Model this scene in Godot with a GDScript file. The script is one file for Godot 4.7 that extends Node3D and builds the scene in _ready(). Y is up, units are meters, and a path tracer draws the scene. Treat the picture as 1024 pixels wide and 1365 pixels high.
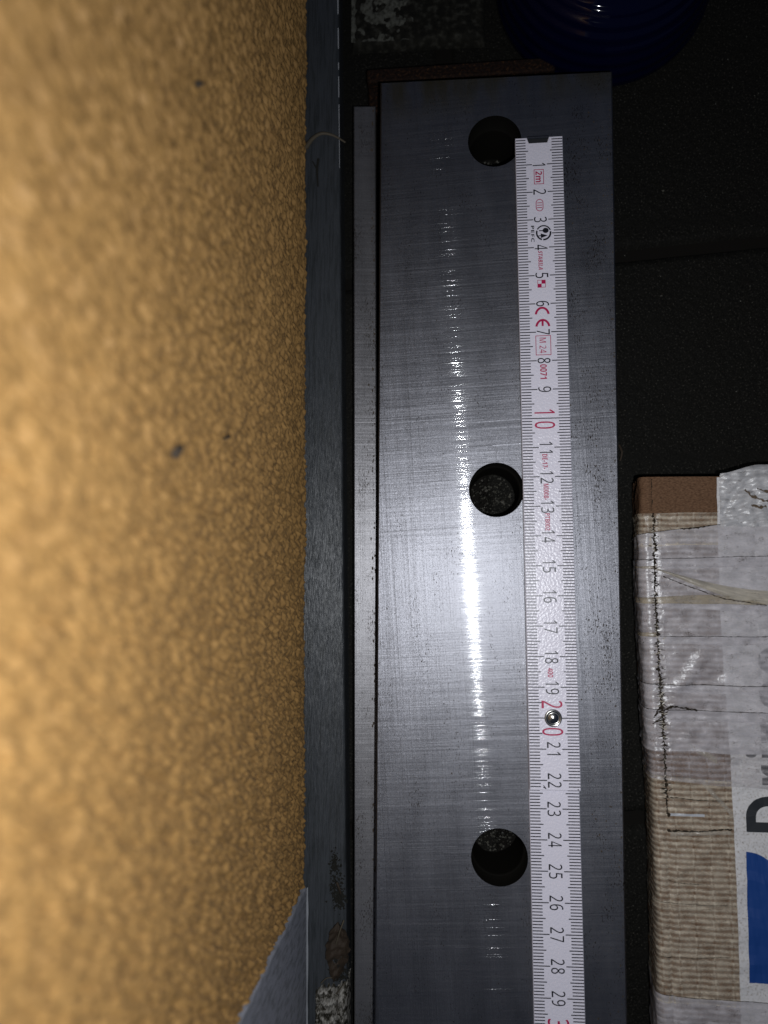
extends Node3D
# A thick steel block with three threaded holes lies beside a rendered wall; a folding
# ruler lies on it, a taped carton stands next to it. Lengths below are in centimetres.

const U := 0.01
const GROUND_Y := 0.0
const PLATE_TOP := 2.8
const RULER_W := 1.632

var rng := RandomNumberGenerator.new()
var taken := {}
var M := {}


func _ready() -> void:
	rng.seed = 41
	setup_view()
	make_materials()
	build_ground()
	build_wall()
	build_jamb()
	build_rail()
	build_pot()
	build_concrete_slab()
	build_rust_bar()
	build_side_bar()
	build_plate()
	build_ruler()
	build_carton()
	build_debris()
	build_ground_grit()


func setup_view() -> void:
	var cam := Camera3D.new()
	cam.name = "camera"
	add_child(cam)
	cam.transform = Transform3D(Basis(Vector3(0.99628, -0.08597, -0.00555), Vector3(0.00035, 0.0685, -0.99765), Vector3(0.08615, 0.99394, 0.06828)).orthonormalized(), Vector3(0, 29.115 * U, 0))
	cam.keep_aspect = Camera3D.KEEP_HEIGHT
	var lens := CameraAttributesPhysical.new()
	lens.frustum_focal_length = 17.776
	lens.frustum_focus_distance = 0.262
	lens.frustum_near = 0.01
	lens.frustum_far = 20.0
	lens.exposure_aperture = 5.2
	cam.attributes = lens
	cam.fov = 68.03
	cam.near = 0.01
	cam.far = 20.0
	cam.current = true

	var we := WorldEnvironment.new()
	we.name = "surroundings"
	var e := Environment.new()
	e.background_mode = Environment.BG_COLOR
	e.background_color = Color(0.015, 0.021, 0.037).linear_to_srgb()
	e.tonemap_mode = Environment.TONE_MAPPER_LINEAR
	e.tonemap_exposure = 1.0
	e.sdfgi_enabled = true
	e.ssao_enabled = true
	e.ssil_enabled = true
	we.environment = e
	add_child(we)

	# the flash of the camera, a little to the right of and below its lens
	var flash := AreaLight3D.new()
	flash.name = "camera_flash"
	flash.light_color = Color(0.97, 0.985, 1.0)
	flash.light_energy = 0.046
	flash.area_size = Vector2(0.0024, 0.0024)
	flash.area_range = 3.0
	flash.area_attenuation = 2.0
	flash.area_normalize_energy = true
	flash.shadow_enabled = true
	add_child(flash)
	flash.look_at_from_position(Vector3(1.4, 29.0, 0.9) * U, Vector3(3.2, 0.0, 4.0) * U, Vector3(0, 0, -1))


# ---------------------------------------------------------------- helpers
func numbered(called: String) -> String:
	var n: int = taken.get(called, 0)
	taken[called] = n + 1
	return called if n == 0 else "%s_%03d" % [called, n]


func thing(called: String, label: String, category: String, at := Vector3.ZERO, group := "") -> Node3D:
	var o := Node3D.new()
	o.name = numbered(called)
	o.position = at * U
	add_child(o)
	o.set_meta("label", label)
	o.set_meta("category", category)
	if group:
		o.set_meta("group", group)
	return o


func structure(called: String) -> Node3D:
	var o := Node3D.new()
	o.name = numbered(called)
	o.set_meta("kind", "structure")
	add_child(o)
	return o


func part(parent: Node, called: String, mesh: Mesh, mat: Material, label := "") -> MeshInstance3D:
	var o := MeshInstance3D.new()
	o.name = called
	var n := 0
	while parent.has_node(NodePath(String(o.name))):
		n += 1
		o.name = "%s_%03d" % [called, n]
	o.mesh = mesh
	o.material_override = null
	for s in mesh.get_surface_count():
		mesh.surface_set_material(s, mat)
	parent.add_child(o, true)
	if label:
		o.set_meta("label", label)
	return o


func begin() -> SurfaceTool:
	var st := SurfaceTool.new()
	st.begin(Mesh.PRIMITIVE_TRIANGLES)
	st.set_smooth_group(-1)
	return st


func finish(st: SurfaceTool) -> ArrayMesh:
	st.generate_normals()
	return st.commit()


# one triangle, turned so that its front looks along "out"; positions in cm
func tri(st: SurfaceTool, a: Vector3, b: Vector3, c: Vector3, out: Vector3, uvs := []) -> void:
	var ps := [a, b, c]
	var us: Array = uvs.duplicate()
	if (b - a).cross(c - a).dot(out) > 0.0:
		ps = [a, c, b]
		if us.size() == 3:
			us = [us[0], us[2], us[1]]
	for i in 3:
		if us.size() == 3:
			st.set_uv(us[i])
		st.add_vertex(ps[i] * U)


func quad(st: SurfaceTool, a: Vector3, b: Vector3, c: Vector3, d: Vector3, out: Vector3, uvs := []) -> void:
	if uvs.size() == 4:
		tri(st, a, b, c, out, [uvs[0], uvs[1], uvs[2]])
		tri(st, a, c, d, out, [uvs[0], uvs[2], uvs[3]])
	else:
		tri(st, a, b, c, out)
		tri(st, a, c, d, out)


# a smooth grid from rows of points (cm); uv per point optional
func grid(pts: PackedVector3Array, nu: int, nv: int, out: Vector3, uvs := PackedVector2Array()) -> ArrayMesh:
	var idx := PackedInt32Array()
	idx.resize((nu - 1) * (nv - 1) * 6)
	var a := pts[0]
	var flip := (pts[1] - a).cross(pts[nu] - a).dot(out) > 0.0
	var k := 0
	for j in nv - 1:
		for i in nu - 1:
			var p := j * nu + i
			var q := [p, p + nu, p + 1, p + 1, p + nu, p + nu + 1] if flip else [p, p + 1, p + nu, p + 1, p + nu + 1, p + nu]
			for m in 6:
				idx[k] = q[m]
				k += 1
	var scaled := PackedVector3Array()
	scaled.resize(pts.size())
	for i in pts.size():
		scaled[i] = pts[i] * U
	var arrays := []
	arrays.resize(Mesh.ARRAY_MAX)
	arrays[Mesh.ARRAY_VERTEX] = scaled
	arrays[Mesh.ARRAY_INDEX] = idx
	if uvs.size() == pts.size():
		arrays[Mesh.ARRAY_TEX_UV] = uvs
	var st := SurfaceTool.new()
	st.create_from_arrays(arrays)
	st.generate_normals()
	return st.commit()


# a box with chamfered edges between two corners (cm)
func chamfer_box(lo: Vector3, hi: Vector3, c: float) -> ArrayMesh:
	var st := SurfaceTool.new()
	st.begin(Mesh.PRIMITIVE_TRIANGLES)
	st.set_smooth_group(0xFFFFFFFF)
	add_chamfer_box(st, lo, hi, c)
	return finish(st)


func add_chamfer_box(st: SurfaceTool, lo: Vector3, hi: Vector3, c: float) -> void:
	var mid := (lo + hi) / 2.0
	var h := (hi - lo) / 2.0
	for ax in 3:
		var b := (ax + 1) % 3
		var d := (ax + 2) % 3
		for s in [-1.0, 1.0]:
			var f := []
			for k in [[-1, -1], [1, -1], [1, 1], [-1, 1]]:
				var v := Vector3.ZERO
				v[ax] = s * h[ax]
				v[b] = k[0] * (h[b] - c)
				v[d] = k[1] * (h[d] - c)
				f.append(mid + v)
			var n := Vector3.ZERO
			n[ax] = s
			quad(st, f[0], f[1], f[2], f[3], n)
	for ax in 3:   # edges along ax
		var b := (ax + 1) % 3
		var d := (ax + 2) % 3
		for sb in [-1.0, 1.0]:
			for sd in [-1.0, 1.0]:
				var e := []
				for k in [[-1, 0], [1, 0], [1, 1], [-1, 1]]:
					var v := Vector3.ZERO
					v[ax] = k[0] * (h[ax] - c)
					v[b] = sb * (h[b] - (c if k[1] == 0 else 0.0))
					v[d] = sd * (h[d] - (0.0 if k[1] == 0 else c))
					e.append(mid + v)
				var n := Vector3.ZERO
				n[b] = sb
				n[d] = sd
				quad(st, e[0], e[1], e[2], e[3], n)
	for sx in [-1.0, 1.0]:
		for sy in [-1.0, 1.0]:
			for sz in [-1.0, 1.0]:
				var s3 := Vector3(sx, sy, sz)
				tri(st, mid + s3 * Vector3(h.x, h.y - c, h.z - c), mid + s3 * Vector3(h.x - c, h.y, h.z - c), mid + s3 * Vector3(h.x - c, h.y - c, h.z), s3)


# turned shape about the y axis: profile of (radius, height), in cm
func lathe(profile: Array, segs: int, centre := Vector3.ZERO, inside := false) -> ArrayMesh:
	var pts := PackedVector3Array()
	var uvs := PackedVector2Array()
	for p in profile:
		for i in segs + 1:
			var a := TAU * i / segs
			pts.append(centre + Vector3(cos(a) * p.x, p.y, sin(a) * p.x))
			uvs.append(Vector2(float(i) / segs, p.y))
	var first: Vector3 = pts[0] - centre
	var out := Vector3(first.x, 0, 0.0)
	# the outward side at the first cell, from the profile's own direction
	var t: Vector2 = profile[1] - profile[0]
	out = Vector3(t.y, -t.x, 0)
	if inside:
		out = -out
	return grid(pts, segs + 1, profile.size(), out, uvs)


# flat polygon (points as Vector2 (x, z) in cm) at height y(x, z) given by a Callable
func sheet(poly: PackedVector2Array, y: float) -> ArrayMesh:
	var st := begin()
	var t := Geometry2D.triangulate_polygon(poly)
	for i in range(0, t.size(), 3):
		var v := []
		for k in 3:
			v.append(Vector3(poly[t[i + k]].x, y, poly[t[i + k]].y))
		tri(st, v[0], v[1], v[2], Vector3.UP)
	return finish(st)


# text as flat triangles, fitted to a box: returns triangle corners with x in 0..1 along
# the reading direction and y in 0..1 upwards
func glyphs(text: String, bold := false) -> PackedVector3Array:
	var key := "glyph " + text + str(bold)
	if M.has(key):
		return M[key]
	var f := SystemFont.new()
	f.font_names = PackedStringArray(["Droid Sans"])
	if bold:
		f.font_weight = 700
	var tm := TextMesh.new()
	tm.font = f
	tm.text = text
	tm.font_size = 96
	tm.pixel_size = 0.01
	tm.depth = 0.0
	tm.curve_step = 1.5
	var arrays := tm.surface_get_arrays(0)
	var v: PackedVector3Array = arrays[Mesh.ARRAY_VERTEX]
	var idx: PackedInt32Array = arrays[Mesh.ARRAY_INDEX] if arrays[Mesh.ARRAY_INDEX] != null else PackedInt32Array(range(v.size()))
	var lo := v[0]
	var hi := v[0]
	for p in v:
		lo = lo.min(p)
		hi = hi.max(p)
	var out := PackedVector3Array()
	for i in idx:
		out.append(Vector3((v[i].x - lo.x) / (hi.x - lo.x), (v[i].y - lo.y) / maxf(hi.y - lo.y, 1e-6), 0))
	M[key] = out
	return out


func mat(albedo: Color, rough: float, metal := 0.0, spec := 0.5) -> StandardMaterial3D:
	var m := StandardMaterial3D.new()
	m.albedo_color = albedo.linear_to_srgb()
	m.roughness = rough
	m.metallic = metal
	m.metallic_specular = spec
	return m


func noise(kind: int, freq: float, octaves := 4, s := 1) -> FastNoiseLite:
	var n := FastNoiseLite.new()
	n.noise_type = kind
	n.frequency = freq
	n.seed = s
	n.fractal_type = FastNoiseLite.FRACTAL_FBM if octaves > 1 else FastNoiseLite.FRACTAL_NONE
	n.fractal_octaves = octaves
	return n


func noise_tex(n: FastNoiseLite, size: int, stops: Array, colors: Array) -> NoiseTexture2D:
	var t := NoiseTexture2D.new()
	t.width = size
	t.height = size
	t.seamless = true
	t.noise = n
	var g := Gradient.new()
	g.offsets = PackedFloat32Array(stops)
	var cs := PackedColorArray()
	for c in colors:
		cs.append((c as Color).linear_to_srgb())
	g.colors = cs
	t.color_ramp = g
	return t


func grey_tex(n: FastNoiseLite, size: int) -> NoiseTexture2D:
	var t := NoiseTexture2D.new()
	t.width = size
	t.height = size
	t.seamless = true
	t.noise = n
	return t


func triplanar(m: StandardMaterial3D, per_cm: float) -> StandardMaterial3D:
	m.uv1_triplanar = true
	m.uv1_world_triplanar = true
	m.uv1_scale = Vector3.ONE * per_cm / U
	return m


# ---------------------------------------------------------------- materials
func make_materials() -> void:
	var fine := grey_tex(noise(FastNoiseLite.TYPE_SIMPLEX_SMOOTH, 0.05, 5, 3), 512)
	M.fine = fine
	# plaster
	var p := mat(Color(0.35, 0.196, 0.063), 0.6)
	p.albedo_texture = noise_tex(noise(FastNoiseLite.TYPE_SIMPLEX_SMOOTH, 0.012, 5, 7), 512, [0.0, 0.42, 0.6, 1.0], [Color(0.74, 0.72, 0.72), Color(0.9, 0.89, 0.88), Color(1, 1, 1), Color(1, 0.98, 0.92)])
	triplanar(p, 0.16)
	M.plaster = p
	# slate grey paint
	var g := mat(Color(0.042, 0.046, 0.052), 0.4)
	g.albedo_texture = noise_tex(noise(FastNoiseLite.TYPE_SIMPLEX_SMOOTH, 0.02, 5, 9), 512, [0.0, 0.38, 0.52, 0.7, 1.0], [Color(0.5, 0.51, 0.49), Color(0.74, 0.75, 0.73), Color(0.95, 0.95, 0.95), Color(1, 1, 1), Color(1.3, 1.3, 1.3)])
	g.heightmap_enabled = true
	g.heightmap_texture = fine
	g.heightmap_scale = 0.02
	g.uv1_triplanar = true
	g.uv1_world_triplanar = true
	g.uv1_scale = Vector3(0.9, 0.5, 0.05) / U
	M.paint = g
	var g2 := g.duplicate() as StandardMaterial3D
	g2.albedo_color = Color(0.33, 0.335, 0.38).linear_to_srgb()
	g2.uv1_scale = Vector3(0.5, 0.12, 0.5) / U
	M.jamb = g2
	M.worn_glint = mat(Color(0.42, 0.43, 0.46), 0.4)  # bare metal, and highlights painted on edges and tape
	# paving: near-black wet-looking concrete with pale grains
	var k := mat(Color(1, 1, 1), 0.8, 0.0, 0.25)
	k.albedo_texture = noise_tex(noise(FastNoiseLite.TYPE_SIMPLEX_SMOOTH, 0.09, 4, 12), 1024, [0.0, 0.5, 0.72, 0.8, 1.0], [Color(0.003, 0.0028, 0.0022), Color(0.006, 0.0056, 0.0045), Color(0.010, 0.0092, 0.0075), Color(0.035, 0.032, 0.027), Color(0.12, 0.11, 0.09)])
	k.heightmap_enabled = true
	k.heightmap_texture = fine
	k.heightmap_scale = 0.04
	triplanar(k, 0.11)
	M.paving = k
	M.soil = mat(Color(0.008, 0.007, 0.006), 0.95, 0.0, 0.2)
	var c := mat(Color(1, 1, 1), 0.9, 0.0, 0.3)
	c.albedo_texture = noise_tex(noise(FastNoiseLite.TYPE_SIMPLEX_SMOOTH, 0.02, 6, 17), 1024, [0.0, 0.44, 0.56, 0.66, 1.0], [Color(0.005, 0.005, 0.004), Color(0.009, 0.0085, 0.0065), Color(0.014, 0.013, 0.010), Color(0.022, 0.021, 0.017), Color(0.06, 0.06, 0.05)])
	c.heightmap_enabled = true
	c.heightmap_texture = fine
	c.heightmap_scale = 0.06
	triplanar(c, 0.12)
	M.concrete = c
	var rust := mat(Color(1, 1, 1), 0.85, 0.0, 0.3)
	rust.albedo_texture = noise_tex(noise(FastNoiseLite.TYPE_SIMPLEX_SMOOTH, 0.06, 5, 21), 512, [0.0, 0.45, 0.6, 0.75, 1.0], [Color(0.005, 0.003, 0.0022), Color(0.010, 0.0045, 0.003), Color(0.014, 0.006, 0.0035), Color(0.026, 0.011, 0.005), Color(0.12, 0.06, 0.02)])
	rust.heightmap_enabled = true
	rust.heightmap_texture = fine
	rust.heightmap_scale = 0.05
	triplanar(rust, 0.2)
	M.rust = rust
	# dark blue glossy plastic
	M.blue = mat(Color(0.0014, 0.002, 0.014), 0.06, 0.0, 0.4)
	# the hole walls: oily black iron
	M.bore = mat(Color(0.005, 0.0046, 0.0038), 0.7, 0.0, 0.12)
	M.grit = mat(Color(0.1, 0.095, 0.08), 0.6)
	M.grit.vertex_color_use_as_albedo = true
	make_steel()
	# ruler
	var r := mat(Color(0.74, 0.71, 0.80), 0.3, 0.0, 0.5)
	r.heightmap_enabled = true
	r.heightmap_texture = grey_tex(noise(FastNoiseLite.TYPE_SIMPLEX_SMOOTH, 0.03, 3, 31), 512)
	r.heightmap_scale = 0.008
	triplanar(r, 0.55)
	M.ruler = r
	M.ruler_edge = mat(Color(0.32, 0.3, 0.27), 0.6)
	var ink := mat(Color(0.012, 0.012, 0.016), 0.35)
	M.ink = ink
	M.red = mat(Color(0.42, 0.012, 0.075), 0.35)
	M.rivet = mat(Color(0.46, 0.45, 0.42), 0.22, 1.0)
	M.end_metal = mat(Color(0.05, 0.052, 0.055), 0.45, 0.6)
	# carton
	var card := mat(Color(1, 1, 1), 0.85, 0.0, 0.3)
	card.albedo_texture = noise_tex(noise(FastNoiseLite.TYPE_SIMPLEX_SMOOTH, 0.05, 6, 37), 1024, [0.0, 0.36, 0.64, 1.0], [Color(0.05, 0.026, 0.014), Color(0.105, 0.056, 0.031), Color(0.14, 0.077, 0.043), Color(0.18, 0.105, 0.06)])
	card.heightmap_enabled = true
	card.heightmap_texture = fine
	card.heightmap_scale = 0.02
	triplanar(card, 0.2)
	card.uv1_scale = Vector3(0.16, 0.2, 0.3) / U
	M.card = card
	var paper := mat(Color(1, 1, 1), 0.6)
	paper.albedo_texture = noise_tex(noise(FastNoiseLite.TYPE_SIMPLEX_SMOOTH, 0.045, 6, 43), 1024, [0.0, 0.15, 0.24, 0.45, 1.0], [Color(0.1, 0.045, 0.03), Color(0.26, 0.23, 0.2), Color(0.47, 0.45, 0.44), Color(0.56, 0.545, 0.55), Color(0.62, 0.61, 0.62)])
	triplanar(paper, 0.2)
	M.paper = paper
	M.print_black = mat(Color(0.018, 0.02, 0.024), 0.5)
	M.print_blue = mat(Color(0.008, 0.045, 0.2), 0.45)
	M.grime_shade = mat(Color(0.026, 0.02, 0.014), 0.9, 0.0, 0.2)  # dirt, and the painted shade at tape edges and wrinkles
	M.clear_tape = tape_material(0.3, 0.40, 0.17, Color(0.82, 0.72, 0.57), 5)
	M.milky_tape = tape_material(0.56, 0.2, 0.06, Color(0.58, 0.55, 0.575), 6)
	M.hazy_tape = tape_material(0.34, 0.3, 0.15, Color(0.58, 0.54, 0.55), 7)
	M.film = tape_material(0.75, 0.05, 0.0, Color(0.56, 0.55, 0.56), 8)
	M.fold = tape_material(0.78, 0.08, 0.0, Color(0.50, 0.45, 0.37), 9)
	M.gloss = mat(Color(0.5, 0.45, 0.38, 0.4), 0.3, 0.0, 0.7)
	M.gloss.transparency = BaseMaterial3D.TRANSPARENCY_ALPHA
	M.amber = tape_material(0.5, 0.1, 0.0, Color(0.42, 0.35, 0.24), 10)
	# debris
	M.leaf = mat(Color(0.026, 0.015, 0.007), 0.8)
	M.fleck = mat(Color(0.05, 0.036, 0.024), 0.9)
	M.straw = mat(Color(0.07, 0.055, 0.035), 0.7)
	M.moss = mat(Color(0.009, 0.008, 0.005), 0.95)
	var crust := mat(Color(1, 1, 1), 0.95, 0.0, 0.2)
	crust.albedo_texture = noise_tex(noise(FastNoiseLite.TYPE_SIMPLEX_SMOOTH, 0.022, 6, 53), 512, [0.0, 0.44, 0.5, 0.56, 1.0], [Color(0.01, 0.009, 0.007), Color(0.03, 0.027, 0.02), Color(0.13, 0.12, 0.105), Color(0.28, 0.265, 0.24), Color(0.42, 0.40, 0.37)])
	triplanar(crust, 0.3)
	M.crust = crust


# woven tape: close ribs across, threads along at wider spacing; alpha follows the weave
func tape_material(body: float, rib_share: float, thread_share: float, tint: Color, s: int) -> StandardMaterial3D:
	var w := 512
	var im := Image.create(w, w, false, Image.FORMAT_RGBA8)
	var hm := Image.create(w, w, false, Image.FORMAT_RGB8)
	var n1 := noise(FastNoiseLite.TYPE_SIMPLEX_SMOOTH, 0.012, 5, s)
	var n2 := noise(FastNoiseLite.TYPE_SIMPLEX_SMOOTH, 0.2, 4, s + 20)
	var n3 := noise(FastNoiseLite.TYPE_SIMPLEX_SMOOTH, 0.02, 4, s + 40)
	var c := tint.linear_to_srgb()
	for y in w:
		for x in w:
			var wob := n1.get_noise_2d(x * 0.4, y * 0.7) * 4.0
			var rib := 0.5 + 0.5 * sin(TAU * (y + wob) / 21.3333)
			rib *= 0.75 + 0.6 * n2.get_noise_2d(x * 0.25, y)
			var tx := fposmod(x + wob * 1.2 + 5.0 * sin(floor((y + wob) / 21.3333) * 2.4), 85.3333) / 85.3333
			var thread := clampf(1.0 - absf(tx - 0.5) * 13.0, 0.0, 1.0)
			var smear := n1.get_noise_2d(x, y)
			var dirt := clampf((n2.get_noise_2d(x, y) + 0.9 * n3.get_noise_2d(x * 0.5, y) - 0.60) * 4.0, 0.0, 1.0)
			var odd := int(floor((y + wob) / 21.3333) + floor(x / 85.3333)) % 2
			var a := body + rib_share * (rib - 0.4) + thread * thread_share * (0.9 if odd == 0 else -0.8) + smear * 0.16
			a = clampf(a, 0.03, 0.96)
			var shade := 1.0 + n3.get_noise_2d(x * 0.4 + 300.0, y) * 0.16
			var col := Color(c.r * shade, c.g * shade, c.b * shade).lerp(Color(0.17, 0.13, 0.10), dirt * 0.85)
			im.set_pixel(x, y, Color(col.r, col.g, col.b, lerpf(a, 0.92, dirt * 0.7)))
			var h := 0.3 + (rib * 0.5 * (1.0 - thread) + thread * 0.55 * (1.0 if thread_share > 0.2 else 0.5)) * (0.25 + rib_share) + smear * 0.3
			hm.set_pixel(x, y, Color(h, h, h))
	var m := mat(Color(1, 1, 1), 0.33, 0.0, 0.7)
	m.transparency = BaseMaterial3D.TRANSPARENCY_ALPHA
	m.albedo_texture = ImageTexture.create_from_image(im)
	m.heightmap_enabled = true
	m.heightmap_texture = ImageTexture.create_from_image(hm)
	m.heightmap_scale = 0.03
	return m


# ground steel: scratches along x crossed by fainter ones along z
# spread the light; a clear grooved film, added in build_plate, draws the bright line
func make_steel() -> void:
	var w := 1024
	var h := 2048
	var tz := PackedFloat32Array()
	var tx := PackedFloat32Array()
	tz.resize(w * h)
	tx.resize(w * h)
	for y in h:
		var x := 0
		while x < w:
			var to := mini(w, x + rng.randi_range(30, 420))
			var t := rng.randfn() * 0.02
			for i in range(x, to):
				tz[y * w + i] = t + rng.randfn() * 0.025
			x = to
	for x in w:
		var y := 0
		while y < h:
			var to := mini(h, y + rng.randi_range(40, 500))
			var t := rng.randfn() * (0.045 if rng.randf() < 0.3 else 0.018)
			for i in range(y, to):
				tx[i * w + x] = t + rng.randfn() * 0.05
			y = to
	var n1 := noise(FastNoiseLite.TYPE_SIMPLEX_SMOOTH, 0.004, 5, 61)
	var n2 := noise(FastNoiseLite.TYPE_SIMPLEX_SMOOTH, 0.11, 2, 62)
	var n3 := noise(FastNoiseLite.TYPE_SIMPLEX_SMOOTH, 0.006, 3, 63)
	var nf := PackedFloat32Array()
	nf.resize(w * h * 3)
	var rough := PackedByteArray()
	rough.resize(w * h)
	var col := PackedByteArray()
	col.resize(w * h * 3)
	for y in h:
		var top := clampf(1.0 - y / 90.0, 0.0, 1.0)
		for x in w:
			var i := y * w + x
			var a := tx[i]
			var b := tz[i]
			var k := 1.0 / sqrt(1.0 + a * a + b * b)
			nf[i * 3] = 0.5 + 0.5 * a * k
			nf[i * 3 + 1] = 0.5 - 0.5 * b * k
			nf[i * 3 + 2] = 0.5 + 0.5 * k
			var cloud := n1.get_noise_2d(x * 2.0, y)
			var r := 0.45 + 0.03 * cloud
			# pits and stains
			var where := n3.get_noise_2d(x * 2.0, y) + (0.5 if x > 760 else 0.0) * (0.6 + 2.0 * n1.get_noise_2d(x, y * 3.0))
			var pit := n2.get_noise_2d(x * 2.0, y) * 0.9 + where * 0.35
			var g := 0.475 + 0.03 * cloud + clampf(tx[i], -0.2, 0.2) * 0.25 + clampf(b, -0.2, 0.2) * 0.25
			var cr := g
			var cg := g * 1.0
			var cb := g * 1.045
			if pit > 0.66:
				cr = 0.2
				cg = 0.18
				cb = 0.16
				r = 0.6
			var stain := top * clampf(0.55 + cloud * 1.6, 0.0, 1.0)
			cr = lerpf(cr, 0.36, stain)
			cg = lerpf(cg, 0.33, stain)
			cb = lerpf(cb, 0.25, stain)
			r = lerpf(r, 0.5, stain)
			rough[i] = int(clampf(r, 0.0, 1.0) * 255.0)
			col[i * 3] = int(cr * 255.0)
			col[i * 3 + 1] = int(cg * 255.0)
			col[i * 3 + 2] = int(cb * 255.0)
	var m := mat(Color(1, 1, 1), 1.0, 1.0)
	m.normal_enabled = true
	m.normal_texture = ImageTexture.create_from_image(Image.create_from_data(w, h, false, Image.FORMAT_RGBF, nf.to_byte_array()))
	m.normal_scale = 1.0
	m.texture_filter = BaseMaterial3D.TEXTURE_FILTER_NEAREST
	m.roughness_texture = ImageTexture.create_from_image(Image.create_from_data(w, h, false, Image.FORMAT_L8, rough))
	m.albedo_texture = ImageTexture.create_from_image(Image.create_from_data(w, h, false, Image.FORMAT_RGB8, col))
	M.steel = m


# ---------------------------------------------------------------- setting
func build_ground() -> void:
	var ground := structure("ground")
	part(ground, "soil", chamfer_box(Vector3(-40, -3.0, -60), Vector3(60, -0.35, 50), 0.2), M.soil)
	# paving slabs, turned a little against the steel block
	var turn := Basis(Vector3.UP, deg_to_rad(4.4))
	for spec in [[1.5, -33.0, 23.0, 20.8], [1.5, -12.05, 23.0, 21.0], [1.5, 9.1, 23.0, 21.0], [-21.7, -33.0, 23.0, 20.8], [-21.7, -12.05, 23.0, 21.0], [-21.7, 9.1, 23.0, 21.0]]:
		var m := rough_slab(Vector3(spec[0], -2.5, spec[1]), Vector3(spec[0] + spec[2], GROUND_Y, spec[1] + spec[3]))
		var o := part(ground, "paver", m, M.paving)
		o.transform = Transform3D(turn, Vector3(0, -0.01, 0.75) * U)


func build_ground_grit() -> void:
	var st := begin()
	st.set_smooth_group(0xFFFFFFFF)
	for i in 420:
		var x := rng.randf_range(6.0, 14.0)
		var z := rng.randf_range(-24.0, -1.5)
		if rng.randf() < 0.25:
			x = rng.randf_range(5.85, 6.4)
			z = rng.randf_range(-17.0, 18.0)
		grain(st, Vector3(x, 0.03, z), 0.01 + 0.035 * pow(rng.randf(), 4.0))
	var g := part(self, "ground_grit", finish(st), M.grit)
	g.set_meta("kind", "stuff")
	g.set_meta("label", "fine pale grit scattered over the dark paving right of the block")
	g.set_meta("category", "grit")


func rough_slab(lo: Vector3, hi: Vector3) -> ArrayMesh:
	var nz := noise(FastNoiseLite.TYPE_SIMPLEX_SMOOTH, 0.9, 3, int(lo.x * 10 + lo.z))
	var nu := 90
	var nv := 90
	var pts := PackedVector3Array()
	for j in nv:
		for i in nu:
			var fx := float(i) / (nu - 1)
			var fz := float(j) / (nv - 1)
			var x := lerpf(lo.x, hi.x, fx)
			var z := lerpf(lo.z, hi.z, fz)
			var edge := minf(minf(x - lo.x, hi.x - x), minf(z - lo.z, hi.z - z))
			var y := hi.y + nz.get_noise_2d(x, z) * 0.035
			y -= 0.14 * pow(clampf(1.0 - edge / 0.3, 0.0, 1.0), 2.0)
			if i == 0 or j == 0 or i == nu - 1 or j == nv - 1:
				y = lo.y
			pts.append(Vector3(x, y, z))
	return grid(pts, nu, nv, Vector3.UP)


func wall_x(y: float, z: float) -> float:
	return -5.31 + 0.0105 * z - 0.008 * (y - 1.5)


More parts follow.
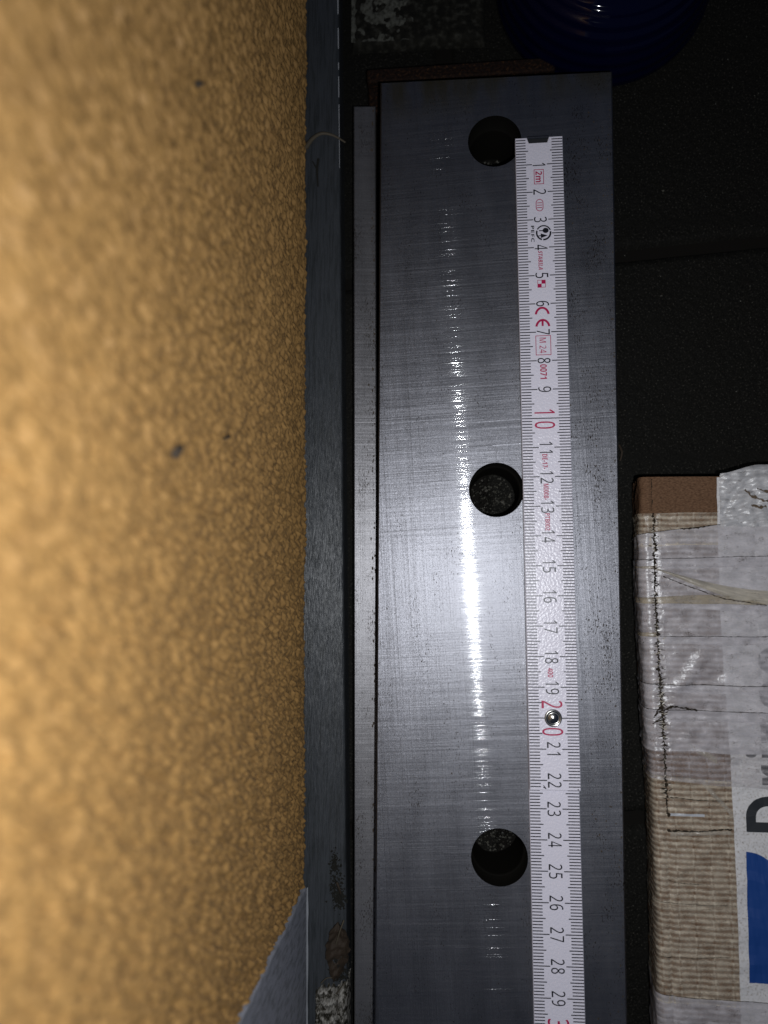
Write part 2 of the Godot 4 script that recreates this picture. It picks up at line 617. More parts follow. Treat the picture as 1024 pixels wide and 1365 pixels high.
func build_wall() -> void:
	var wall := thing("house_wall", "ochre yellow rough rendered wall along the left side of the steel block", "wall", Vector3(-6, 0, 0))
	var base := Vector3(-6, 0, 0)
	var step := 0.044
	var z0 := -27.0
	var z1 := 11.42
	var y0 := 1.48
	var y1 := 24.0
	var nu := int((z1 - z0) / step) + 1
	var nv := int((y1 - y0) / step) + 1
	var cells := noise(FastNoiseLite.TYPE_CELLULAR, 4.5, 1, 71)
	cells.cellular_return_type = FastNoiseLite.RETURN_DISTANCE
	cells.cellular_jitter = 1.0
	var soft := noise(FastNoiseLite.TYPE_SIMPLEX_SMOOTH, 1.6, 3, 72)
	var big := noise(FastNoiseLite.TYPE_SIMPLEX_SMOOTH, 0.22, 2, 73)
	var pts := PackedVector3Array()
	pts.resize(nu * nv)
	var k := 0
	for j in nv:
		var y := y0 + (y1 - y0) * j / (nv - 1)
		for i in nu:
			var z := z0 + (z1 - z0) * i / (nu - 1)
			z -= 0.022 * (y - 1.5) * i / (nu - 1)
			var zs := z + y * 0.3
			var d := cells.get_noise_2d(zs + soft.get_noise_2d(zs, y) * 0.14, y * 0.34)
			var hgt := -d * 0.15 + soft.get_noise_2d(zs * 2.2, y * 1.3) * 0.10 + big.get_noise_2d(z, y) * 0.06
			hgt *= smoothstep(-0.1, 0.5, y - y0)
			if j == 0:
				hgt -= 0.12
			pts[k] = Vector3(wall_x(y, z) + hgt - 0.03, y, z) - base
			k += 1
	part(wall, "render", grid(pts, nu, nv, Vector3.RIGHT), M.plaster)
	# masonry behind the render, and the wall above it
	var st := begin()
	st.set_smooth_group(0xFFFFFFFF)
	var a := []
	for q in [[0.0, -27.0], [0.0, 11.3], [60.0, 9.9], [60.0, -27.0]]:
		a.append(Vector3(wall_x(q[0], q[1]) - 0.25, q[0], q[1]) - base)
	var b := []
	for q in a:
		b.append(q + Vector3(-12, 0, 0))
	quad(st, a[0], a[1], a[2], a[3], Vector3.RIGHT)
	quad(st, b[0], b[1], b[2], b[3], Vector3.LEFT)
	quad(st, a[3], a[2], b[2], b[3], Vector3.UP)
	quad(st, a[0], a[3], b[3], b[0], Vector3(0, 0, -1))
	quad(st, a[1], a[2], b[2], b[1], Vector3(0, 0, 1))
	part(wall, "masonry", finish(st), M.plaster)
	# dark flecks stuck to the render
	for f in [[14.7, -2.2, 0.17, 0.36], [13.7, -10.4, 0.14, 0.2], [11.5, -3.0, 0.08, 0.12]]:
		var fp := PackedVector3Array()
		for v in 7:
			for u in 10:
				var an := TAU * u / 9.0
				var el := PI * v / 6.0
				var bump := 1.0 + 0.25 * sin(an * 3.0 + f[0]) * sin(el)
				fp.append(Vector3(wall_x(f[0], f[1]) + 0.09, f[0], f[1]) - base + Vector3(0.11 * cos(el), f[3] * 0.5 * sin(el) * cos(an) * bump + 0.16 * sin(el) * sin(an), f[2] * sin(el) * sin(an) * bump))
		part(wall, "dark_fleck", grid(fp, 10, 7, Vector3.RIGHT), M.fleck)


func build_jamb() -> void:
	var o := thing("door_jamb", "slate grey painted upright panel meeting the yellow render at lower left", "door frame", Vector3(-6, 0, 20))
	var base := Vector3(-6, 0, 20)
	var nu := 60
	var nv := 120
	var nz := noise(FastNoiseLite.TYPE_SIMPLEX_SMOOTH, 0.5, 3, 81)
	var pts := PackedVector3Array()
	for j in nv:
		for i in nu:
			var y := 1.62 + 40.0 * pow(float(j) / (nv - 1), 1.6)
			var z := 11.44 - 0.022 * (y - 1.5) + 18.0 * pow(float(i) / (nu - 1), 1.5)
			var x := wall_x(y, z) + 0.12 + nz.get_noise_2d(z, y * 0.2) * 0.012
			if i == 0 or j == 0:
				x -= 0.5
			elif i == 1:
				x -= 0.015
			pts.append(Vector3(x, y, z if i != 0 else z) - base)
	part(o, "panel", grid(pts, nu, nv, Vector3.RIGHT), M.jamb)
	# the worn lower edge, bare metal, its pale tone also painting the chamfer highlight
	var st := begin()
	var n := 60
	for i in n:
		var za := 11.5 + 18.0 * i / n
		var zb := 11.5 + 18.0 * (i + 1) / n
		var wa := 0.05 + 0.03 * nz.get_noise_1d(za * 3.0)
		var wb := 0.05 + 0.03 * nz.get_noise_1d(zb * 3.0)
		var p := [Vector3(wall_x(1.62, za) + 0.125, 1.62 + wa, za), Vector3(wall_x(1.62, zb) + 0.125, 1.62 + wb, zb), Vector3(wall_x(1.62, zb) + 0.125 + wb * 0.8, 1.575, zb), Vector3(wall_x(1.62, za) + 0.125 + wa * 0.8, 1.575, za)]
		for q in 4:
			p[q] -= base
		quad(st, p[0], p[1], p[2], p[3], Vector3(1, 1, 0))
	part(o, "worn_lit_edge", finish(st), M.worn_glint)


func rail_edge(z: float) -> float:
	return -3.9 + 0.0178 * z


func build_rail() -> void:
	var o := thing("base_rail", "dark slate painted rail running along the foot of the yellow wall", "rail", Vector3(-4.6, 0, 0))
	var base := Vector3(-4.6, 0, 0)
	var nz := noise(FastNoiseLite.TYPE_SIMPLEX_SMOOTH, 2.5, 3, 83)
	var nv := 260
	# cross-section from the wall outwards: (share of width, height)
	var cross := [[-0.35, 1.50], [0.0, 1.50], [0.3, 1.49], [0.5, 1.475], [0.52, 1.46], [0.75, 1.42], [0.93, 1.38], [0.985, 1.36], [1.0, 1.30], [1.0, 0.9], [0.99, 0.0]]
	var pts := PackedVector3Array()
	for j in nv:
		var z := -27.0 + 52.0 * j / (nv - 1)
		for cr in cross:
			var xa := wall_x(1.5, z) - 0.05
			var xb := rail_edge(z) + 0.015 * nz.get_noise_1d(z)
			pts.append(Vector3(lerpf(xa, xb, cr[0]), cr[1] + 0.012 * nz.get_noise_2d(cr[0] * 9.0, z * 0.25), z) - base)
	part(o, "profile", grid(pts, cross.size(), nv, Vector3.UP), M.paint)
	# highlight on the outer edge, painted as a pale strip
	var st := begin()
	for i in 40:
		var za := -26.0 + i * 0.28
		var zb := za + 0.28
		if nz.get_noise_1d(za * 2.0 + 40.0) < -0.12 and i > 10:
			continue
		var wd := 0.035 * clampf(1.2 - i / 42.0, 0.2, 1.0)
		var p := []
		for q in [[za, -wd], [zb, -wd], [zb, 0.004], [za, 0.004]]:
			p.append(Vector3(rail_edge(q[0]) + q[1] - 0.01, 1.372, q[0]) - base)
		quad(st, p[0], p[1], p[2], p[3], Vector3.UP)
	part(o, "worn_lit_edge", finish(st), M.worn_glint)


func build_pot() -> void:
	var at := Vector3(5.9, 0, -22.5)
	var o := thing("blue_tub", "dark blue glossy round tub with ribbed shoulder at the far end", "tub", at)
	var prof := [Vector2(3.2, 0.0), Vector2(3.9, 0.05), Vector2(4.05, 0.3)]
	# shoulder with rings
	for i in 61:
		var t := i / 60.0
		var r := 4.05 - 2.6 * t * t
		var y := 0.4 + 3.6 * sin(t * PI * 0.5)
		var ring := 0.03 * sin(t * TAU * 11.0)
		prof.append(Vector2(r + ring * (1.0 - t * 0.5), y + ring * 0.5))
	part(o, "body", lathe(prof, 96), M.blue)
	var lid := [Vector2(1.45, 4.0), Vector2(1.7, 4.05), Vector2(1.75, 4.3), Vector2(1.75, 5.1), Vector2(1.65, 5.25), Vector2(0.01, 5.3)]
	part(o, "cap", lathe(lid, 48), M.blue)


func build_concrete_slab() -> void:
	var o := thing("concrete_block", "weathered grey concrete block with pale crust behind the rusty bar", "concrete block", Vector3(-1.3, 0, -24))
	var lo := Vector3(-2.6, 0.0, -4.0)
	var hi := Vector3(2.7, 0.5, 3.45)
	part(o, "body", rough_slab(lo, hi), M.concrete)
	# patch of pale lime crust, ragged outline
	var nz := noise(FastNoiseLite.TYPE_SIMPLEX_SMOOTH, 1.1, 4, 91)
	var pts := PackedVector3Array()
	for j in 60:
		for i in 50:
			var x := -2.6 + 2.5 * i / 49.0
			var z := -3.9 + 7.2 * j / 59.0
			var edge := minf(minf(x + 2.6, -0.2 - x) * 2.0, (3.2 - z) * 1.3)
			var y := 0.5 + 0.06 * clampf(edge * 0.55 - 0.45 + nz.get_noise_2d(x * 1.5, z * 1.5) * 1.5, -1.4, 1.0) + 0.02 * nz.get_noise_2d(x * 6.0, z * 6.0)
			pts.append(Vector3(x, y, z))
	var m := mat(Color(1, 1, 1), 0.95, 0.0, 0.2)
	m.albedo_texture = noise_tex(noise(FastNoiseLite.TYPE_SIMPLEX_SMOOTH, 0.035, 7, 93), 1024, [0.0, 0.35, 0.5, 1.0], [Color(0.018, 0.018, 0.014), Color(0.05, 0.05, 0.043), Color(0.085, 0.085, 0.073), Color(0.12, 0.12, 0.105)])
	triplanar(m, 0.13)
	part(o, "lime_crust", grid(pts, 50, 60, Vector3.UP), m)


func build_rust_bar() -> void:
	var o := thing("rusty_bar", "thin rusty brown flat bar lying beyond the far end of the steel block", "metal bar", Vector3(0.4, 0, -18.6))
	o.rotation.y = deg_to_rad(1.0)
	part(o, "bar", chamfer_box(Vector3(-3.6, 0, -0.68), Vector3(3.62, 1.0, -0.15), 0.06), M.rust)
	part(o, "short_leg", chamfer_box(Vector3(-3.58, 0, -0.17), Vector3(-3.12, 0.6, 0.85), 0.05), M.rust)


func build_side_bar() -> void:
	var o := thing("narrow_bar", "narrow pitted grey steel bar between the wall rail and the block", "metal bar", Vector3(-3.2, 0, 0))
	o.rotation.y = 0.0090
	o.rotation.z = -0.085
	var m := (M.steel as StandardMaterial3D).duplicate() as StandardMaterial3D
	m.albedo_color = Color(1.0, 0.99, 0.97)
	m.metallic = 0.8
	var st := begin()
	st.set_smooth_group(0xFFFFFFFF)
	var x0 := -0.42
	var x1 := 0.42
	var c := 0.035
	var z0 := -17.6
	var z1 := 22.0
	var uv := func(x: float, z: float) -> Vector2: return Vector2(0.88 + (x - x0) * 0.118, 0.06 + (z - z0) / 44.0)
	var pu := [Vector3(x0 + c, 1.2, z0 + c), Vector3(x1 - c, 1.2, z0 + c), Vector3(x1 - c, 1.2, z1 - c), Vector3(x0 + c, 1.2, z1 - c)]
	var pm := [Vector3(x0, 1.2 - c, z0), Vector3(x1, 1.2 - c, z0), Vector3(x1, 1.2 - c, z1), Vector3(x0, 1.2 - c, z1)]
	quad(st, pu[0], pu[1], pu[2], pu[3], Vector3.UP, pu.map(func(v): return uv.call(v.x, v.z)))
	for e in 4:
		var f := (e + 1) % 4
		var out: Vector3 = ((pm[e] + pm[f]) / 2.0 - Vector3(0, 1.165, 2.2)).normalized()
		var ring := [pu[e], pu[f], pm[f], pm[e]]
		quad(st, ring[0], ring[1], ring[2], ring[3], out + Vector3.UP, ring.map(func(v): return uv.call(v.x, v.z)))
		quad(st, pm[e], pm[f], pm[f] * Vector3(1, 0, 1), pm[e] * Vector3(1, 0, 1), out, [Vector2(0.9, 0), Vector2(0.9, 1), Vector2(1, 1), Vector2(1, 0)])
	part(o, "bar", finish(st), m)
	# rusty grime along its right edge
	var gr := begin()
	for i in 260:
		var z := rng.randf_range(z0, z1)
		var x := 0.36 - absf(rng.randfn()) * 0.07
		var r := 0.008 + 0.03 * pow(rng.randf(), 3.0)
		for t in 5:
			var a0 := TAU * t / 5.0
			var a1 := TAU * (t + 1) / 5.0
			tri(gr, Vector3(x, 1.206, z), Vector3(x + cos(a0) * r, 1.203, z + sin(a0) * r * 2.0), Vector3(x + cos(a1) * r, 1.203, z + sin(a1) * r * 2.0), Vector3.UP)
	part(o, "grime_fleck", finish(gr), M.fleck).set_meta("kind", "stuff")


# ---------------------------------------------------------------- the steel block
const PX0 := -2.5
const PX1 := 5.745
const PZ0 := -17.46
const PZ1 := 19.5
const HOLE_R := 0.945


func plate_uv(x: float, z: float) -> Vector2:
	# the grinding runs a few degrees off the block's short side
	var dx := x - PX0
	var dz := z - PZ0
	return Vector2((dx - 0.062 * dz + 2.5) / 11.0, (dz + 0.062 * dx) / 37.8)


func build_plate() -> void:
	var o := thing("steel_block", "thick brushed steel block with three round holes under the folding ruler", "steel block", Vector3(0, 0, 0))
	var holes := [Vector2(1.605, -15.06), Vector2(1.61, -2.575), Vector2(1.655, 9.76)]
	var c := 0.05
	var x0 := PX0 + c
	var x1 := PX1 - c
	var st := SurfaceTool.new()
	st.begin(Mesh.PRIMITIVE_TRIANGLES)
	st.set_smooth_group(0xFFFFFFFF)
	var flat := func(ax: float, az: float, bx: float, bz: float) -> void:
		var p := [Vector3(ax, PLATE_TOP, az), Vector3(bx, PLATE_TOP, az), Vector3(bx, PLATE_TOP, bz), Vector3(ax, PLATE_TOP, bz)]
		quad(st, p[0], p[1], p[2], p[3], Vector3.UP, p.map(func(v): return plate_uv(v.x, v.z)))
	var zz := PZ0 + c
	var sq := 1.3
	for h in holes:
		flat.call(x0, zz, x1, h.y - sq)
		flat.call(x0, h.y - sq, h.x - sq, h.y + sq)
		flat.call(h.x + sq, h.y - sq, x1, h.y + sq)
		for i in 64:
			var q := []
			for k in 2:
				var an := TAU * (i + k) / 64.0
				var d := Vector2(cos(an), sin(an))
				q.append([h + d * HOLE_R, h + d * sq / maxf(absf(d.x), absf(d.y))])
			var p := [q[0][0], q[0][1], q[1][1], q[1][0]].map(func(v): return Vector3(v.x, PLATE_TOP, v.y))
			quad(st, p[0], p[1], p[2], p[3], Vector3.UP, p.map(func(v): return plate_uv(v.x, v.z)))
		zz = h.y + sq
	flat.call(x0, zz, x1, PZ1 - c)
	# clear film added to draw the bright streak, grooved a few degrees off the short side
	var pitch := 0.003
	var lean := 0.062
	var span := x1 - x0
	var lo := PZ0 + c
	var hi := PZ1 - c
	var rows := int((hi - lo + lean * span) / pitch) + 2
	var depth := PackedFloat32Array()
	var am := noise(FastNoiseLite.TYPE_SIMPLEX, 0.02, 3, 66)
	var cols := 28
	var along_x := noise(FastNoiseLite.TYPE_SIMPLEX, 0.32, 2, 67)
	for k in rows:
		var pick := rng.randf()
		var dk: float = rng.randfn() * (0.0002 + 0.00006 * am.get_noise_1d(k * 0.6)) * (6.0 if pick < 0.26 else 2.8 if pick < 0.6 else 0.9)
		for t in cols:
			depth.append(dk * (0.8 + 0.9 * along_x.get_noise_2d(x0 + span * t / (cols - 1), k * 17.0)))
	var deep := func(k: int, x: float) -> float:
		var f := clampf((x - x0) / span, 0.0, 1.0) * (cols - 1)
		var q := mini(int(f), cols - 2)
		return lerpf(depth[k * cols + q], depth[k * cols + q + 1], f - q)
	var gs_ := PackedInt32Array()
	var gv := PackedVector3Array()
	var gu := PackedVector2Array()
	for k in rows - 1:
		var ends := []   # for each of the two lines: list of [x, x] runs
		var cut := false
		var cuts := []
		for e in 2:
			var zr := lo + (k + e) * pitch
			var hit := Vector2(INF, INF)
			for h in holes:
				# line z = zr - lean * (x - x0) against the hole's circle
				var dir := Vector2(1, -lean).normalized()
				var q: Vector2 = h - Vector2(x0, zr)
				var along := q.dot(dir)
				var off := absf(q.cross(dir))
				if off < HOLE_R + pitch:
					var half := sqrt(maxf(HOLE_R * HOLE_R - off * off, 0.0))
					hit = Vector2((along - half) * dir.x + x0, (along + half) * dir.x + x0)
					if off < HOLE_R:
						cut = true
			cuts.append(hit)
		var runs := []
		if cut and cuts[0].x < INF and cuts[1].x < INF:
			runs = [[x0, x0, cuts[0].x, cuts[1].x], [cuts[0].y, cuts[1].y, x1, x1]]
		else:
			runs = [[x0, x0, x1, x1]]
		for r in runs:
			var at := gv.size()
			var n := 12
			for t in n:
				for e in 2:
					var x := lerpf(r[e], r[2 + e], float(t) / (n - 1))
					var z := clampf(lo + (k + e) * pitch - lean * (x - x0), lo, hi)
					gv.append(Vector3(x, PLATE_TOP + 0.012 + deep.call(k + e, x), z) * U)
					gu.append(plate_uv(x, z))
			for t in n - 1:
				var b := at + t * 2
				for m in [b, b + 2, b + 1, b + 1, b + 2, b + 3]:
					gs_.append(m)
	# shading across the grooves comes from the neighbouring rows' heights
	var gn := PackedVector3Array()
	gn.resize(gv.size())
	for i in gv.size():
		var p := gv[i] / U
		var row := (p.z - lo + lean * (p.x - x0)) / pitch
		var k := clampi(roundi(row), 1, rows - 2)
		var slope: float = (deep.call(k + 1, p.x) - deep.call(k - 1, p.x)) / (2.0 * pitch)
		gn[i] = Vector3(-slope * lean, 1.0, -slope).normalized()
	var arrays := []
	arrays.resize(Mesh.ARRAY_MAX)
	arrays[Mesh.ARRAY_VERTEX] = gv
	arrays[Mesh.ARRAY_NORMAL] = gn
	arrays[Mesh.ARRAY_TEX_UV] = gu
	arrays[Mesh.ARRAY_INDEX] = gs_
	var top := ArrayMesh.new()
	top.add_surface_from_arrays(Mesh.PRIMITIVE_TRIANGLES, arrays)
	# chamfer and sides
	var inner := [Vector2(x0, PZ0 + c), Vector2(x1, PZ0 + c), Vector2(x1, PZ1 - c), Vector2(x0, PZ1 - c)]
	var outer := [Vector2(PX0, PZ0), Vector2(PX1, PZ0), Vector2(PX1, PZ1), Vector2(PX0, PZ1)]
	for i in 4:
		var k := (i + 1) % 4
		var side: Vector2 = ((outer[i] + outer[k]) / 2.0 - Vector2(1.6, 1.0)).normalized()
		var out := Vector3(side.x, 0, side.y)
		var uv := [plate_uv(inner[i].x, inner[i].y), plate_uv(inner[k].x, inner[k].y), plate_uv(outer[k].x, outer[k].y), plate_uv(outer[i].x, outer[i].y)]
		quad(st, Vector3(inner[i].x, PLATE_TOP, inner[i].y), Vector3(inner[k].x, PLATE_TOP, inner[k].y), Vector3(outer[k].x, PLATE_TOP - c, outer[k].y), Vector3(outer[i].x, PLATE_TOP - c, outer[i].y), out + Vector3.UP, uv)
		quad(st, Vector3(outer[i].x, PLATE_TOP - c, outer[i].y), Vector3(outer[k].x, PLATE_TOP - c, outer[k].y), Vector3(outer[k].x, 0, outer[k].y), Vector3(outer[i].x, 0, outer[i].y), out, [Vector2(0, 0), Vector2(1, 0), Vector2(1, 0.08), Vector2(0, 0.08)])
	var film := mat(Color(1, 1, 1), 0.06, 0.0, 0.3)
	film.albedo_color.a = 0.0
	film.transparency = BaseMaterial3D.TRANSPARENCY_ALPHA
	var body := part(o, "body", finish(st), M.steel)
	part(body, "streak_film", top, film)
	# rust and dirt specks, thickest along the right-hand edge
	var sp := begin()
	for i in 520:
		var z := rng.randf_range(PZ0, PZ1)
		var x := PX1 - 0.08 - absf(rng.randfn()) * (0.55 if i % 3 else 0.05)
		if x > 4.05 or i % 7 == 0:
			if i % 7 == 0:
				x = rng.randf_range(PX0 + 0.1, PX1 - 0.1)
				if absf(x - 1.62) < 1.1:
					continue
			var r := 0.006 + 0.022 * pow(rng.randf(), 3.0)
			var off := rng.randf() * TAU
			for t in 5:
				var a0 := off + TAU * t / 5.0
				var a1 := off + TAU * (t + 1) / 5.0
				tri(sp, Vector3(x, PLATE_TOP + 0.02, z), Vector3(x + cos(a0) * r, PLATE_TOP + 0.015, z + sin(a0) * r * 1.5), Vector3(x + cos(a1) * r, PLATE_TOP + 0.015, z + sin(a1) * r * 1.5), Vector3.UP)
	part(body, "dirt_speck", finish(sp), M.fleck).set_meta("kind", "stuff")
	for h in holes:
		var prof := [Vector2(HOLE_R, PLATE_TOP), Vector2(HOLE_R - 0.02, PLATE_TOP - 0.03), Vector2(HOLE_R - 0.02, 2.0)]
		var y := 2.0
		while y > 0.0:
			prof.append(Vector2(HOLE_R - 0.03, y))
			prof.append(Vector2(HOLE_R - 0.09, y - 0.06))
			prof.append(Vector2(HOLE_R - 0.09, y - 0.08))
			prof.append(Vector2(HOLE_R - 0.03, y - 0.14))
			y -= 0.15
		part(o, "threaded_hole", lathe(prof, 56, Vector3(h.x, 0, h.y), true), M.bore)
	# grit lying at the bottom of the holes
	var gs := begin()
	gs.set_smooth_group(0xFFFFFFFF)
	for which in 3:
		var h: Vector2 = holes[which]
		for i in 260:
			var a := rng.randf() * TAU
			var rr := sqrt(rng.randf()) * 0.8
			var p := Vector3(h.x + cos(a) * rr, 0.02, h.y + sin(a) * rr)
			if which == 0:
				p.z += 0.0
			var s := rng.randf_range(0.015, 0.05) * (1.6 if rng.randf() < 0.12 else 1.0)
			p.y = 0.04 + 0.28 * (1.0 - rr / 0.85) * rng.randf()
			grain(gs, p, s)
	var g := part(self, "grit", finish(gs), M.grit)
	g.set_meta("kind", "stuff")
	g.set_meta("label", "loose grey grit and swarf at the bottom of the three block holes")
	g.set_meta("category", "grit")


func grain(st: SurfaceTool, p: Vector3, s: float) -> void:
	var v := []
	for d in [Vector3.RIGHT, Vector3.LEFT, Vector3.UP, Vector3.DOWN, Vector3.BACK, Vector3.FORWARD]:
		v.append(p + (d + Vector3(rng.randf(), rng.randf(), rng.randf()) * 0.6 - Vector3.ONE * 0.3) * s * rng.randf_range(0.6, 1.3))
	var tone := 0.08 + 2.2 * pow(rng.randf(), 3.0)
	st.set_color(Color(tone, tone, tone * 0.95))
	for t in [[0, 2, 4], [4, 2, 1], [1, 2, 5], [5, 2, 0], [0, 3, 4], [4, 3, 1], [1, 3, 5], [5, 3, 0]]:
		tri(st, v[t[0]], v[t[1]], v[t[2]], (v[t[0]] + v[t[1]] + v[t[2]]) / 3.0 - p)


# ---------------------------------------------------------------- the folding ruler
# local axes: x across (0 .. RULER_W), z along, y up from the block's top
func top_y(upper: bool, s: float) -> float:
	return 0.3 + 0.3 * clampf(s / 22.0, 0.0, 1.02) if upper else 0.3


func slat(upper: bool, sa: float, sb: float, notch: bool) -> ArrayMesh:
	var w := RULER_W
	var c := 0.02
	var outline := []   # clockwise seen from above, (n, s)
	outline.append(Vector2(0, sb))
	outline.append(Vector2(0, sa))
	if notch:
		outline.append_array([Vector2(0.40, sa), Vector2(0.47, sa + 0.20), Vector2(1.10, sa + 0.20), Vector2(1.17, sa)])
	outline.append(Vector2(w, sa))
	outline.append(Vector2(w, sb))
	var mid := Vector2(w / 2, (sa + sb) / 2)
	var st := SurfaceTool.new()
	st.begin(Mesh.PRIMITIVE_TRIANGLES)
	st.set_smooth_group(0xFFFFFFFF)
	var poly := PackedVector2Array(outline)
	var inner: PackedVector2Array = Geometry2D.offset_polygon(poly, -c)[0]
	var t := Geometry2D.triangulate_polygon(inner)
	for i in range(0, t.size(), 3):
		var v := []
		for k in 3:
			var q := inner[t[i + k]]
			v.append(Vector3(q.x, top_y(upper, q.y), q.y))
		tri(st, v[0], v[1], v[2], Vector3.UP)
	# sides from the outer outline, with a small chamfer
	for i in poly.size():
		var a := poly[i]
		var b := poly[(i + 1) % poly.size()]
		var e := (b - a).normalized()
		var nrm := Vector2(e.y, -e.x)
		if not Geometry2D.is_point_in_polygon((a + b) / 2.0 - nrm * 0.01, poly):
			nrm = -nrm
		var out := Vector3(nrm.x, 0, nrm.y)
		var ia := nearest(inner, a)
		var ib := nearest(inner, b)
		quad(st, Vector3(ia.x, top_y(upper, ia.y), ia.y), Vector3(ib.x, top_y(upper, ib.y), ib.y), Vector3(b.x, top_y(upper, b.y) - c, b.y), Vector3(a.x, top_y(upper, a.y) - c, a.y), out + Vector3.UP)
		quad(st, Vector3(a.x, top_y(upper, a.y) - c, a.y), Vector3(b.x, top_y(upper, b.y) - c, b.y), Vector3(b.x, top_y(upper, b.y) - 0.295, b.y), Vector3(a.x, top_y(upper, a.y) - 0.295, a.y), out)
	return finish(st)


func nearest(pts: PackedVector2Array, p: Vector2) -> Vector2:
	var best := pts[0]
	for q in pts:
		if q.distance_squared_to(p) < best.distance_squared_to(p):
			best = q
	return best


func print_quad(st: SurfaceTool, upper: bool, n0: float, n1: float, s0: float, s1: float) -> void:
	var p := []
	for q in [[n0, s0], [n1, s0], [n1, s1], [n0, s1]]:
		p.append(Vector3(q[0], top_y(upper, q[1]) + 0.004, q[1]))
	quad(st, p[0], p[1], p[2], p[3], Vector3.UP)


# text that reads along +z with its top towards +x; box given in share of width and cm
func print_text(st: SurfaceTool, upper: bool, text: String, n0: float, n1: float, s0: float, s1: float, bold := false, slant := 0.0) -> void:
	var g := glyphs(text, bold)
	for i in range(0, g.size(), 3):
		var v := []
		for k in 3:
			var s := lerpf(s0, s1, g[i + k].x) + slant * (g[i + k].y - 0.5)
			v.append(Vector3(lerpf(n0, n1, g[i + k].y) * RULER_W, top_y(upper, s) + 0.004, s))
		tri(st, v[0], v[1], v[2], Vector3.UP)


func print_poly(st: SurfaceTool, upper: bool, poly: PackedVector2Array, lift := 0.004) -> void:   # points (n cm, s cm)
	var t := Geometry2D.triangulate_polygon(poly)
	for i in range(0, t.size(), 3):
		var v := []
		for k in 3:
			var q := poly[t[i + k]]
			v.append(Vector3(q.x, top_y(upper, q.y) + lift, q.y))
		tri(st, v[0], v[1], v[2], Vector3.UP)


func print_frame(st: SurfaceTool, upper: bool, n0: float, n1: float, s0: float, s1: float, t: float) -> void:
	var a := n0 * RULER_W
	var b := n1 * RULER_W
	print_quad(st, upper, a, b, s0, s0 + t)
	print_quad(st, upper, a, b, s1 - t, s1)
	print_quad(st, upper, a, a + t, s0 + t, s1 - t)
	print_quad(st, upper, b - t, b, s0 + t, s1 - t)


# ring or arc of ink: centre (n cm, s cm), angles in degrees, 0 = +n, 90 = +s
func print_arc(st: SurfaceTool, upper: bool, cn: float, cs: float, rn: float, rs: float, t: float, a0: float, a1: float) -> void:
	var k := 28
	for i in k:
		var p := PackedVector2Array()
		for q in [[i, 0.0], [i + 1, 0.0], [i + 1, t], [i, t]]:
			var a := deg_to_rad(lerpf(a0, a1, float(q[0]) / k))
			p.append(Vector2(cn + cos(a) * (rn - q[1]), cs + sin(a) * (rs - q[1])))
		var v := []
		for q in p:
			v.append(Vector3(q.x, top_y(upper, q.y) + 0.004, q.y))
		quad(st, v[0], v[1], v[2], v[3], Vector3.UP)


func ruler_ticks(upper: bool, from_mm: int, to_mm: int) -> ArrayMesh:
	var st := begin()
	for mm in range(from_mm, to_mm + 1):
		var s := mm / 10.0
		var l := 0.215
		var r := 0.765
		if mm % 10 == 0:
			l = 0.34
			r = 0.655
		elif mm % 5 == 0:
			l = 0.27
			r = 0.725
		var t := 0.017
		if mm == 100:
			print_quad(st, upper, 0.012, RULER_W - 0.012, s - t, s + t)
			continue
		print_quad(st, upper, 0.012, l * RULER_W, s - t, s + t)
		print_quad(st, upper, r * RULER_W, RULER_W - 0.012, s - t, s + t)
	return finish(st)


func numeral(parent: Node, upper: bool, cm: int) -> void:
	var st := begin()
	var txt := str(cm)
	var n0 := 0.355
	var n1 := 0.625
	var w := 0.19
	var big := cm % 10 == 0
	if big:
		n0 = 0.265
		n1 = 0.685
		w = 0.25
	if txt.length() == 1:
		var ww := w * (0.55 if txt == "1" else 1.0)
		print_text(st, upper, txt, n0, n1, cm - ww / 2.0, cm + ww / 2.0)
	else:
		# the tick runs between the two digits
		var gap := 0.235 if big else 0.135
		if cm == 20:
			gap = 0.44
		for k in 2:
			var ch := txt[k]
			var ww := w * (0.55 if ch == "1" else 1.0)
			var c := cm + (gap if k == 1 else -gap)
			print_text(st, upper, ch, n0, n1, c - ww / 2.0, c + ww / 2.0)
	part(parent, "numeral", finish(st), M.red if big else M.ink)


